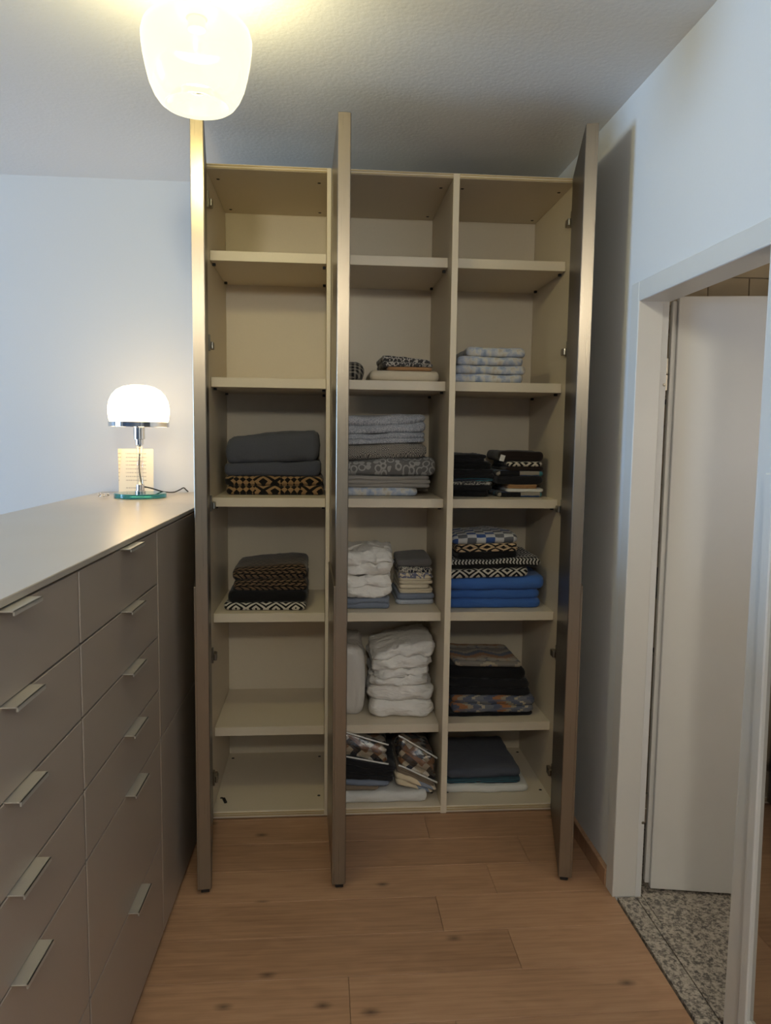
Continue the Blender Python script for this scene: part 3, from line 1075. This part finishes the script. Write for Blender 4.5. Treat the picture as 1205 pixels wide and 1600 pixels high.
# ------------------------------------------------------------------ wall mirror by the doorway
mr = thing('wall_mirror', 'tall mirror with pale frame on the wall at the right picture edge', 'mirror', (XR - 0.003, -1.360, 0.19))
mr.rotation_euler = (math.radians(-1.2), 0, 0)
bm = bmesh.new()
for a, b in (((-0.022, -0.032, 0), (0, 0, 1.26)), ((-0.022, -0.66, 0), (0, -0.617, 1.26)), ((-0.022, -0.617, 0), (0, -0.032, 0.032)), ((-0.022, -0.617, 1.228), (0, -0.032, 1.26))):
    add_box(bm, a, b, 0.003)
mesh_obj('frame', bm, MAT['trim'], mr)
bm = bmesh.new()
add_box(bm, (-0.012, -0.617, 0.032), (-0.004, -0.032, 1.228))
mesh_obj('mirror_glass', bm, MAT['mirror'], mr)


# ------------------------------------------------------------------ folded textiles
def rr_outline(a, b, rc, n):
    """n points round a rounded rectangle of half sizes a, b"""
    rc = min(rc, a * 0.9, b * 0.9)
    segs = [(2 * (a - rc), 's'), (math.pi / 2 * rc, 'c')] * 2
    L = 4 * (a - rc) + 4 * (b - rc) + 2 * math.pi * rc
    pts = []
    for i in range(n):
        s = L * i / n
        d = s
        for (ox, oy, dx, dy, ln, typ, cx, cy, a0) in (
            (-(a - rc), -b, 1, 0, 2 * (a - rc), 0, 0, 0, 0),
            (0, 0, 0, 0, math.pi / 2 * rc, 1, a - rc, -(b - rc), -math.pi / 2),
            (a, -(b - rc), 0, 1, 2 * (b - rc), 0, 0, 0, 0),
            (0, 0, 0, 0, math.pi / 2 * rc, 1, a - rc, b - rc, 0),
            (a - rc, b, -1, 0, 2 * (a - rc), 0, 0, 0, 0),
            (0, 0, 0, 0, math.pi / 2 * rc, 1, -(a - rc), b - rc, math.pi / 2),
            (-a, b - rc, 0, -1, 2 * (b - rc), 0, 0, 0, 0),
            (0, 0, 0, 0, math.pi / 2 * rc, 1, -(a - rc), -(b - rc), math.pi),
        ):
            if d <= ln:
                if typ == 0:
                    pts.append((ox + dx * d, oy + dy * d))
                else:
                    t = a0 + d / rc
                    pts.append((cx + rc * math.cos(t), cy + rc * math.sin(t)))
                break
            d -= ln
        else:
            pts.append((-(a - rc), -b))
    return pts


class Stack:
    def __init__(self, z, yf):
        self.z = z
        self.yf = yf
        self.fn = lambda x, y: z + 0.0004


SEED = [11]


def cloth(st, name, label, cat, mat, x0, x1, h, layers=1, dep=0.34, dy=0.0, wr=0.0025, dome=0.0, tilt=0.0, ty=0.0,
          bn=0.14, group=None, rc=0.018, n=92, shrink=0.008, add=True, rim=0.8, lift=None, wfreq=1.0):
    SEED[0] += 1
    sd = SEED[0] * 7.31
    rng = random.Random(SEED[0])
    cx, a = (x0 + x1) / 2, (x1 - x0) / 2
    yf = st.yf + dy
    cy, b = yf + dep / 2, dep / 2
    base = st.fn if lift is None else (lambda x, y: st.fn(x, y) + lift(x, y))

    def T(x, y):
        u_, v_ = (x - cx) / a, (y - cy) / b
        u_ = max(-1.15, min(1.15, u_)); v_ = max(-1.15, min(1.15, v_))
        return h * (1 + tilt * u_ + ty * v_) * (1 - dome * 0.5 * (abs(u_) ** 3 + abs(v_) ** 3))
    zo = base(cx, cy)
    bm = bmesh.new()
    phis = [math.radians(q) for q in (90, 66, 44, 22, 0, -22, -44, -66, -90)]
    inner = (0.2, 0.45, 0.7, 0.88)
    for l in range(layers):
        t = h / layers
        aa = a - rng.random() * shrink
        bb = b
        ox = (rng.random() - 0.5) * shrink
        oy = (rng.random() - 0.2) * shrink

        def lev(x, y, q):
            if q <= 0.01:
                return 0.0
            if q >= layers - 0.01:
                return float(layers)
            return q + bn * (noise.noise((x * 9, y * 4, q * 5.7 + sd)) + 0.5 * noise.noise((x * 26, y * 8, q * 3.1 + sd)))
        out = rr_outline(aa, bb, rc, n)
        rings = []
        prof = []
        rr = min(t / 2, 0.045) * rim
        for f in inner:
            prof.append(('i', f, 1.0))
        for ph in phis:
            prof.append(('r', rr * (1 - math.cos(ph) ** 0.8), 0.5 + 0.5 * math.sin(ph)))
        for f in reversed(inner):
            prof.append(('i', f, 0.0))

        def P(x, y, zr):
            X, Y = cx + x + ox, cy + y + oy
            lo_, hi_ = lev(X, Y, l), lev(X, Y, l + 1)
            e = 0.02 if layers > 1 else 0.0
            q = (lo_ - (e if l > 0 else 0)) * (1 - zr) + (hi_ + (e if l < layers - 1 else 0)) * zr
            z = base(X, Y) + q / layers * T(X, Y)
            if wr > 0:
                p = Vector((X * 11 * wfreq, Y * 9 * wfreq, z * 16 * wfreq + sd))
                v1 = noise.noise_vector(p)
                v2 = noise.noise_vector(p * 2.7 + Vector((5, 1, 2)))
                v3_ = noise.noise_vector(p * 6.5)
                w_ = v1 * 1.0 + v2 * 0.5 + v3_ * 0.22
                kz = min(zr, 1.0) if l == 0 else 1.0
                X += w_.x * wr * 1.2
                Y += w_.y * wr * 2.0
                z += w_.z * wr * 1.15 * kz
                z = max(z, st.z + 0.0003)
            return (X - cx, Y - cy, z - zo)
        top = bm.verts.new(P(0, 0, 1.0))
        bot = bm.verts.new(P(0, 0, 0.0))
        for typ, d, zr_ in prof:
            ring = []
            for (px, py) in out:
                if typ == 'i':
                    k_ = d * (1 - rr / min(aa, bb) * 0.9)
                    q = P(px * k_, py * k_, zr_)
                else:
                    q = P(px * (aa - d) / aa, py * (bb - d) / bb, zr_)
                ring.append(bm.verts.new(q))
            rings.append(ring)
        for i in range(n):
            j = (i + 1) % n
            bm.faces.new((top, rings[0][i], rings[0][j]))
            bm.faces.new((bot, rings[-1][j], rings[-1][i]))
            for r1, r2 in zip(rings, rings[1:]):
                bm.faces.new((r1[i], r2[i], r2[j], r1[j]))
    ob = mesh_obj(name, bm, mat, None, (cx, cy, zo), 0 if x1 - x0 > 0.38 else math.radians(rng.uniform(-1.6, 1.6)), True)
    tag(ob, label, cat, group)
    if add:
        old = st.fn if lift is None else base
        st.fn = lambda x, y, old=old: old(x, y) + T(x, y)
    return ob


F = FAB
# --- narrow unit
s = Stack(1.273, 0.225)
cloth(s, 'folded_blanket', 'black and tan geometric blanket under the slate blankets', 'blanket', F['tanblack'], 0.040, 0.444, 0.078, 2, rc=0.012, bn=0.05)
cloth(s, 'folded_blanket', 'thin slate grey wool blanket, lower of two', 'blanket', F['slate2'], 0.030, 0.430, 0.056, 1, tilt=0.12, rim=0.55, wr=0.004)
cloth(s, 'folded_blanket', 'thick slate grey wool blanket on top of the pile', 'blanket', F['slate'], 0.038, 0.420, 0.122, 1, tilt=0.10, dome=0.10, wr=0.006, rim=0.5)
s = Stack(0.811, 0.123)
cloth(s, 'folded_throw', 'black and white diamond throw under the brown woven throw', 'throw', F['bwdiamond'], 0.042, 0.388, 0.034, 1)
cloth(s, 'folded_throw', 'plain black throw between diamond and brown throws', 'throw', F['black'], 0.056, 0.380, 0.046, 1)
cloth(s, 'folded_throw', 'brown and black woven throw folded in two, topmost', 'throw', F['woven'], 0.071, 0.378, 0.108, 2, tilt=0.10, wr=0.004, dome=0.12)
# --- middle bay, from the top shelf in use
s = Stack(1.738, 0.100)
cloth(s, 'rolled_cloth', 'rolled dark plaid cloth half hidden by the middle door', 'cloth', F['plaid'], 0.500, 0.603, 0.078, 1, dep=0.30, rc=0.04, wr=0.004, dome=0.3)
s = Stack(1.738, 0.100)
cloth(s, 'folded_tablecloth', 'cream tablecloth lying flat under tan cloth', 'tablecloth', F['cream'], 0.612, 0.902, 0.041, 1, wr=0.002, ty=0)
cloth(s, 'folded_cloth', 'thin tan cloth on the cream tablecloth', 'cloth', F['tan'], 0.680, 0.872, 0.016, 1, dep=0.28)
cloth(s, 'folded_cloth', 'black and grey striped cloth above the tan cloth', 'cloth', F['greybw'], 0.667, 0.870, 0.035, 2, dep=0.28, tilt=-0.25, wr=0.004, bn=0.25)
s = Stack(1.273, 0.215)
cloth(s, 'folded_bedding', 'pale blue printed bedding lowest in the grey pile', 'bedding', F['palepat'], 0.510, 0.838, 0.035, 1)
cloth(s, 'folded_bedding', 'plain grey sheet with rippled folds above pale blue bedding', 'bedding', F['greysheet'], 0.510, 0.890, 0.049, 3, wr=0.004, bn=0.35)
cloth(s, 'folded_bedding', 'grey duvet cover printed with pale rings', 'bedding', F['circles'], 0.510, 0.912, 0.070, 1, wr=0.006, tilt=0.12)
cloth(s, 'folded_bedding', 'dark grey lattice-print duvet cover', 'bedding', F['trigrid'], 0.510, 0.868, 0.064, 1, wr=0.009)
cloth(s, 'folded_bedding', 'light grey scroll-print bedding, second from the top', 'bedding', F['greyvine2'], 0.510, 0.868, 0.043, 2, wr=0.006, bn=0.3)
cloth(s, 'folded_bedding', 'light grey scroll-print bedding topmost of its pile', 'bedding', F['greyvine'], 0.510, 0.866, 0.075, 2, wr=0.006, bn=0.3, dome=0.1)
s = Stack(0.811, 0.146)
cloth(s, 'folded_sheet', 'blue grey sheet under the crumpled white bedding', 'bedding', F['bluegrey'], 0.505, 0.724, 0.043, 2, wr=0.006, bn=0.3)
cloth(s, 'folded_bedding', 'crumpled white bedding between two others behind middle door', 'bedding', F['whitebed'], 0.505, 0.728, 0.098, 2, wr=0.013, bn=0.3, rc=0.05, wfreq=1.5)
cloth(s, 'folded_bedding', 'crumpled white bedding topmost beside the small linen stack', 'bedding', F['whitebed'], 0.505, 0.735, 0.104, 2, wr=0.015, bn=0.35, rc=0.06, dome=0.2, wfreq=1.5)
s = Stack(0.811, 0.225)
SG = 'small linens in the narrow stack'
cloth(s, 'folded_linen', 'blue white woven linen lowest in the narrow stack', 'linen', F['lightpat'], 0.752, 0.914, 0.022, 1, dep=0.26, group=SG)
cloth(s, 'folded_linen', 'blue grey linen in the narrow stack', 'linen', F['bluegrey'], 0.752, 0.916, 0.026, 1, dep=0.26, group=SG)
cloth(s, 'folded_linen', 'cream linen just above the blue grey linen', 'linen', F['cream'], 0.756, 0.908, 0.019, 2, dep=0.26, group=SG)
cloth(s, 'folded_linen', 'cream linen, middle of three, shorter than its neighbours', 'linen', F['cream'], 0.757, 0.892, 0.020, 1, dep=0.26, group=SG)
cloth(s, 'folded_linen', 'cream linen under the flecked cream linen', 'linen', F['cream'], 0.757, 0.908, 0.024, 2, dep=0.26, group=SG, bn=0.3)
cloth(s, 'folded_linen', 'cream linen flecked with blue below the navy linen', 'linen', F['creamprint'], 0.755, 0.910, 0.025, 2, dep=0.26, group=SG, bn=0.3)
cloth(s, 'folded_linen', 'navy linen with pale print near the stack top', 'linen', F['navy'], 0.754, 0.910, 0.025, 1, dep=0.26, group=SG)
cloth(s, 'folded_linen', 'mid grey linen topmost of the narrow stack', 'linen', F['grey'], 0.750, 0.909, 0.034, 1, dep=0.26, tilt=0.15, group=SG)
s = Stack(0.343, 0.185)
cloth(s, 'wrapped_duvet', 'tall plastic-wrapped white duvet behind the middle door', 'duvet', MAT['wrapped'], 0.490, 0.624, 0.292, 1, dep=0.34, wr=0.008, rc=0.03, rim=0.6, shrink=0.0)
s = Stack(0.343, 0.150)
cloth(s, 'folded_duvet', 'thick white duvet lowest of three beside the wrapped one', 'duvet', F['whitebed'], 0.632, 0.914, 0.147, 2, wr=0.011, bn=0.22, rc=0.06, dome=0.12)
cloth(s, 'folded_duvet', 'thin white bedding between the two thicker duvets', 'duvet', F['whitebed'], 0.645, 0.890, 0.071, 2, wr=0.012, bn=0.35, rc=0.05, tilt=0.12, wfreq=1.7)
cloth(s, 'folded_duvet', 'white duvet topmost of three, rising to one side', 'duvet', F['whitebed'], 0.643, 0.908, 0.092, 2, wr=0.010, bn=0.35, rc=0.04, tilt=0.22, wfreq=1.6)
# bottom of the middle bay
s = Stack(BOT, 0.030)
cloth(s, 'folded_sheet', 'white sheet spread flat under all bags, bottom of wardrobe', 'bedding', F['white'], 0.490, 0.868, 0.046, 1, wr=0.005, dep=0.42)
s2 = Stack(BOT, 0.030); s2.fn = s.fn
cloth(s2, 'folded_cloth', 'taupe cloth on the white sheet under the blue grey cloth', 'cloth', F['taupe'], 0.490, 0.680, 0.022, 1, dy=0.015, tilt=-0.15, dep=0.36)
cloth(s2, 'folded_cloth', 'blue grey cloth under the black folded throw', 'cloth', F['bluegrey'], 0.490, 0.722, 0.024, 1, dy=0.02, tilt=-0.2, dep=0.36, wr=0.004)
cloth(s2, 'folded_throw', 'black throw folded under the patchwork quilt bag', 'throw', F['black2'], 0.490, 0.748, 0.078, 3, dy=0.02, tilt=-0.22, dep=0.38, wr=0.005, bn=0.3)


def bag(st, label, mat, x0, x1, h, dy, tilt, dep, wr, ly):
    q = cloth(st, 'quilt_bag', label, 'bag', mat, x0, x1, h, ly, dep=dep, dy=dy, tilt=tilt, wr=wr, bn=0.3, add=False)
    q.rotation_euler = (0, 0, 0)
    root = thing('quilt_bag', label, 'bag', q.location, 0, 'patchwork quilts in clear zipped bags')
    for k_ in ('label', 'category', 'group'):
        if k_ in q:
            del q[k_]
    q.name = 'quilt'
    q.parent = root
    q.location = (0, 0, 0)
    root.name = 'quilt_bag'
    SEED[0] -= 1
    c_ = cloth(st, 'plastic_cover', 'x', 'x', MAT['plastic'], x0 - 0.004, x1 + 0.004, h + 0.008, 1, dep=dep + 0.008, dy=dy - 0.004, tilt=tilt, wr=wr, bn=0.3, add=False, rim=0.5)
    for k_ in ('label', 'category', 'group'):
        if k_ in c_:
            del c_[k_]
    c_.rotation_euler = (0, 0, 0)
    d_ = c_.location - root.location
    c_.parent = root
    c_.location = d_
    # white piping round the front edge of the bag
    hx = (x1 - x0) / 2
    bm_ = bmesh.new()
    zf = st.fn
    cxw, cyw = root.location.x, root.location.y
    yfr = st.yf + dy - 0.006 - cyw
    pts = []
    for t in range(9):
        X = -hx + 2 * hx * t / 8
        pts.append((X, yfr + 0.001, zf(cxw + X, cyw + yfr) + 0.004 - root.location.z))
    tube(bm_, pts, 0.0035, 8, 4)
    pts = [(p[0], p[1] + 0.012, p[2] + h * (1 + tilt * p[0] / hx) + 0.004) for p in pts]
    tube(bm_, pts, 0.0035, 8, 4)
    mesh_obj('piping', bm_, FAB['white'], root, (0, 0, 0), 0, True)
    return root


bag(s2, 'patchwork quilt in clear bag lying on the black throw', F['patchwork'], 0.492, 0.712, 0.085, 0.035, -0.15, 0.36, 0.006, 2)
s3 = Stack(BOT, 0.045)
s3.fn = lambda x, y: BOT + 0.020 + max(0.0, 0.048 - 0.30 * max(0.0, x - 0.76)) * 1.0
TG = 'cream and grey towels under the second quilt bag'
cloth(s3, 'folded_towel', 'cream towel with grey block lying on the white sheet', 'towel', F['towelmix'], 0.742, 0.905, 0.020, 1, dep=0.36, wr=0.004, tilt=-0.25, group=TG)
cloth(s3, 'folded_towel', 'cream towel with grey block just below the taupe linen', 'towel', F['towelmix'], 0.738, 0.909, 0.020, 1, dep=0.36, wr=0.004, tilt=-0.25, group=TG)
cloth(s3, 'folded_linen', 'stack-top taupe linen under the second quilt bag', 'linen', F['taupe'], 0.745, 0.910, 0.026, 2, dep=0.36, wr=0.004, tilt=-0.25, bn=0.2)
bag(s3, 'patchwork quilt in clear bag beside the divider', F['patchwork2'], 0.752, 0.913, 0.105, 0.010, -0.1, 0.36, 0.007, 3)
# --- bay by the wall
s = Stack(1.738, 0.100)
FG = 'four blue and white floral covers'
for k_, (a_, b_, h_, lb) in enumerate(((0.950, 1.252, 0.034, 'blue white floral cover lowest of four'), (0.950, 1.250, 0.034, 'blue white floral cover, second from the shelf'), (0.968, 1.249, 0.034, 'blue white floral cover, third from the shelf'), (1.002, 1.240, 0.036, 'blue white floral cover topmost of four'))):
    cloth(s, 'folded_cover', lb, 'bedding', F['floral'], a_, b_, h_, 1, group=FG, wr=0.0045, bn=0.2)
s = Stack(1.273, 0.200)
CG = 'dark clothes stacked beside the divider'
cloth(s, 'folded_garment', 'black garment lowest in stack beside the divider', 'clothes', F['black'], 0.965, 1.140, 0.027, 1, dep=0.28, group=CG, wr=0.004)
cloth(s, 'folded_garment', 'charcoal garment second lowest beside the divider', 'clothes', F['black2'], 0.965, 1.146, 0.022, 1, dep=0.28, group=CG, wr=0.004)
cloth(s, 'folded_garment', 'black garment with white speckled print', 'clothes', F['greybw'], 0.965, 1.150, 0.016, 1, dep=0.28, group=CG, wr=0.004)
cloth(s, 'folded_garment', 'dark garment with thin teal edging', 'clothes', F['tealedge'], 0.970, 1.153, 0.014, 1, dep=0.28, group=CG, wr=0.005)
cloth(s, 'folded_garment', 'black garment just above the teal-edged one', 'clothes', F['black2'], 0.962, 1.156, 0.036, 2, dep=0.28, group=CG, wr=0.005, bn=0.25)
cloth(s, 'folded_garment', 'black garment second from top beside the divider', 'clothes', F['black'], 0.960, 1.146, 0.030, 2, dep=0.28, group=CG, wr=0.005, bn=0.25)
cloth(s, 'folded_garment', 'charcoal garment topmost beside the divider', 'clothes', F['black2'], 0.958, 1.125, 0.034, 2, dep=0.28, group=CG, wr=0.005, dome=0.15)
s = Stack(1.273, 0.190)
DG = 'mixed clothes in the taller stack'
cloth(s, 'folded_garment', 'blue and black patched garment lowest of taller stack', 'clothes', F['bluedark'], 1.166, 1.364, 0.021, 1, dep=0.28, group=DG)
cloth(s, 'folded_garment', 'white folded garment under the tan one', 'clothes', F['white'], 1.196, 1.364, 0.015, 1, dep=0.28, group=DG)
cloth(s, 'folded_garment', 'tan folded garment above the white one', 'clothes', F['tan'], 1.210, 1.340, 0.018, 2, dep=0.28, group=DG, wr=0.004)
cloth(s, 'folded_garment', 'black garment above the tan one', 'clothes', F['black2'], 1.160, 1.360, 0.034, 1, dep=0.28, group=DG, wr=0.004)
cloth(s, 'folded_garment', 'blue and black patched garment high in taller stack', 'clothes', F['bluedark'], 1.158, 1.360, 0.022, 1, dep=0.28, group=DG)
cloth(s, 'folded_garment', 'dark brown garment under the black white patterned one', 'clothes', F['brownblack'], 1.190, 1.362, 0.018, 1, dep=0.28, group=DG)
cloth(s, 'folded_garment', 'narrow black and white patterned garment', 'clothes', F['bwdiamond'], 1.200, 1.360, 0.021, 1, dep=0.28, group=DG)
tg = cloth(s, 'folded_garment', 'dark brown garment topmost with white care tag', 'clothes', F['brownblack'], 1.164, 1.370, 0.043, 1, dep=0.28, group=DG)
bm = bmesh.new()
add_box(bm, (-0.010, -0.0012, -0.013), (0.010, 0.0012, 0.013), 0.0004)
ct = mesh_obj('care_tag', bm, FAB['white'], tg, (-0.084, -0.1440, 0.014))
ct.rotation_euler = (0.1, 0.25, 0)
tag(ct, 'white care tag')
s = Stack(0.811, 0.150)
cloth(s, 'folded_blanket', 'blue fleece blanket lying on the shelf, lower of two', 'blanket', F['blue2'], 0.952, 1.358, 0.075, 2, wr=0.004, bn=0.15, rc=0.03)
cloth(s, 'folded_blanket', 'blue fleece blanket, upper of two', 'blanket', F['blue'], 0.952, 1.374, 0.054, 1, wr=0.005, tilt=0.12, rc=0.03)
cloth(s, 'folded_throw', 'black white diamond throw on the blue fleece', 'throw', F['bwdiamond'], 0.952, 1.300, 0.040, 1, dep=0.32)
cloth(s, 'folded_throw', 'black white striped throw above the diamond throw', 'throw', F['stripebw'], 0.952, 1.356, 0.040, 1, dep=0.32, wr=0.004)
cloth(s, 'folded_towel', 'plain black towel above the striped throw', 'towel', F['black'], 0.990, 1.252, 0.030, 1, dep=0.28)
cloth(s, 'folded_towel', 'tan and black edged towel under the chequered cushion cover', 'towel', F['tanwhite'], 0.985, 1.252, 0.033, 2, dep=0.28)
cloth(s, 'folded_cover', 'chequered blue grey white cushion cover topmost', 'cover', F['checker'], 0.966, 1.254, 0.050, 1, dep=0.27, dome=0.5, wr=0.004)
s = Stack(0.343, 0.150)
cloth(s, 'folded_towel', 'thin black towel lying directly on the shelf, above the floor bay', 'towel', F['black'], 0.955, 1.348, 0.016, 1)
cloth(s, 'folded_towel', 'grey and orange banded towel between black towels', 'towel', F['navajob'], 0.985, 1.346, 0.074, 2, wr=0.005, bn=0.2, tilt=-0.1)
cloth(s, 'folded_towel', 'thick black towel on the banded towel', 'towel', F['black2'], 0.955, 1.324, 0.068, 2, wr=0.005, bn=0.2)
cloth(s, 'folded_towel', 'black towel under the grey orange geometric towel', 'towel', F['black'], 0.955, 1.305, 0.056, 1, wr=0.004)
cloth(s, 'folded_towel', 'grey orange geometric towel topmost on the black towels', 'towel', F['navajo'], 0.990, 1.282, 0.022, 1, wr=0.003, dep=0.29)
s = Stack(BOT, 0.100)
cloth(s, 'folded_towel', 'white towel lying on the wardrobe bottom under dark towels', 'towel', F['white'], 0.950, 1.315, 0.032, 1, wr=0.004, dep=0.36)
cloth(s, 'folded_towel', 'teal-edged dark cloth between white and slate towels', 'towel', F['tealedge'], 0.955, 1.292, 0.018, 1, wr=0.004, dep=0.36, dy=0.02)
cloth(s, 'folded_towel', 'slate grey towel topmost on the wardrobe bottom', 'towel', F['slate'], 0.960, 1.284, 0.040, 1, wr=0.004, dep=0.36, dy=0.03)

# small loose dowel on the wardrobe bottom
bm = bmesh.new()
add_box(bm, (-0.006, -0.020, 0.0), (0.006, 0.020, 0.008), 0.002)
dw = mesh_obj('peg', bm, MAT['dark'], None, (0.046, 0.085, BOT + 0.0003), math.radians(20))
tag(dw, 'small dark peg lying on the empty wardrobe bottom', 'peg')
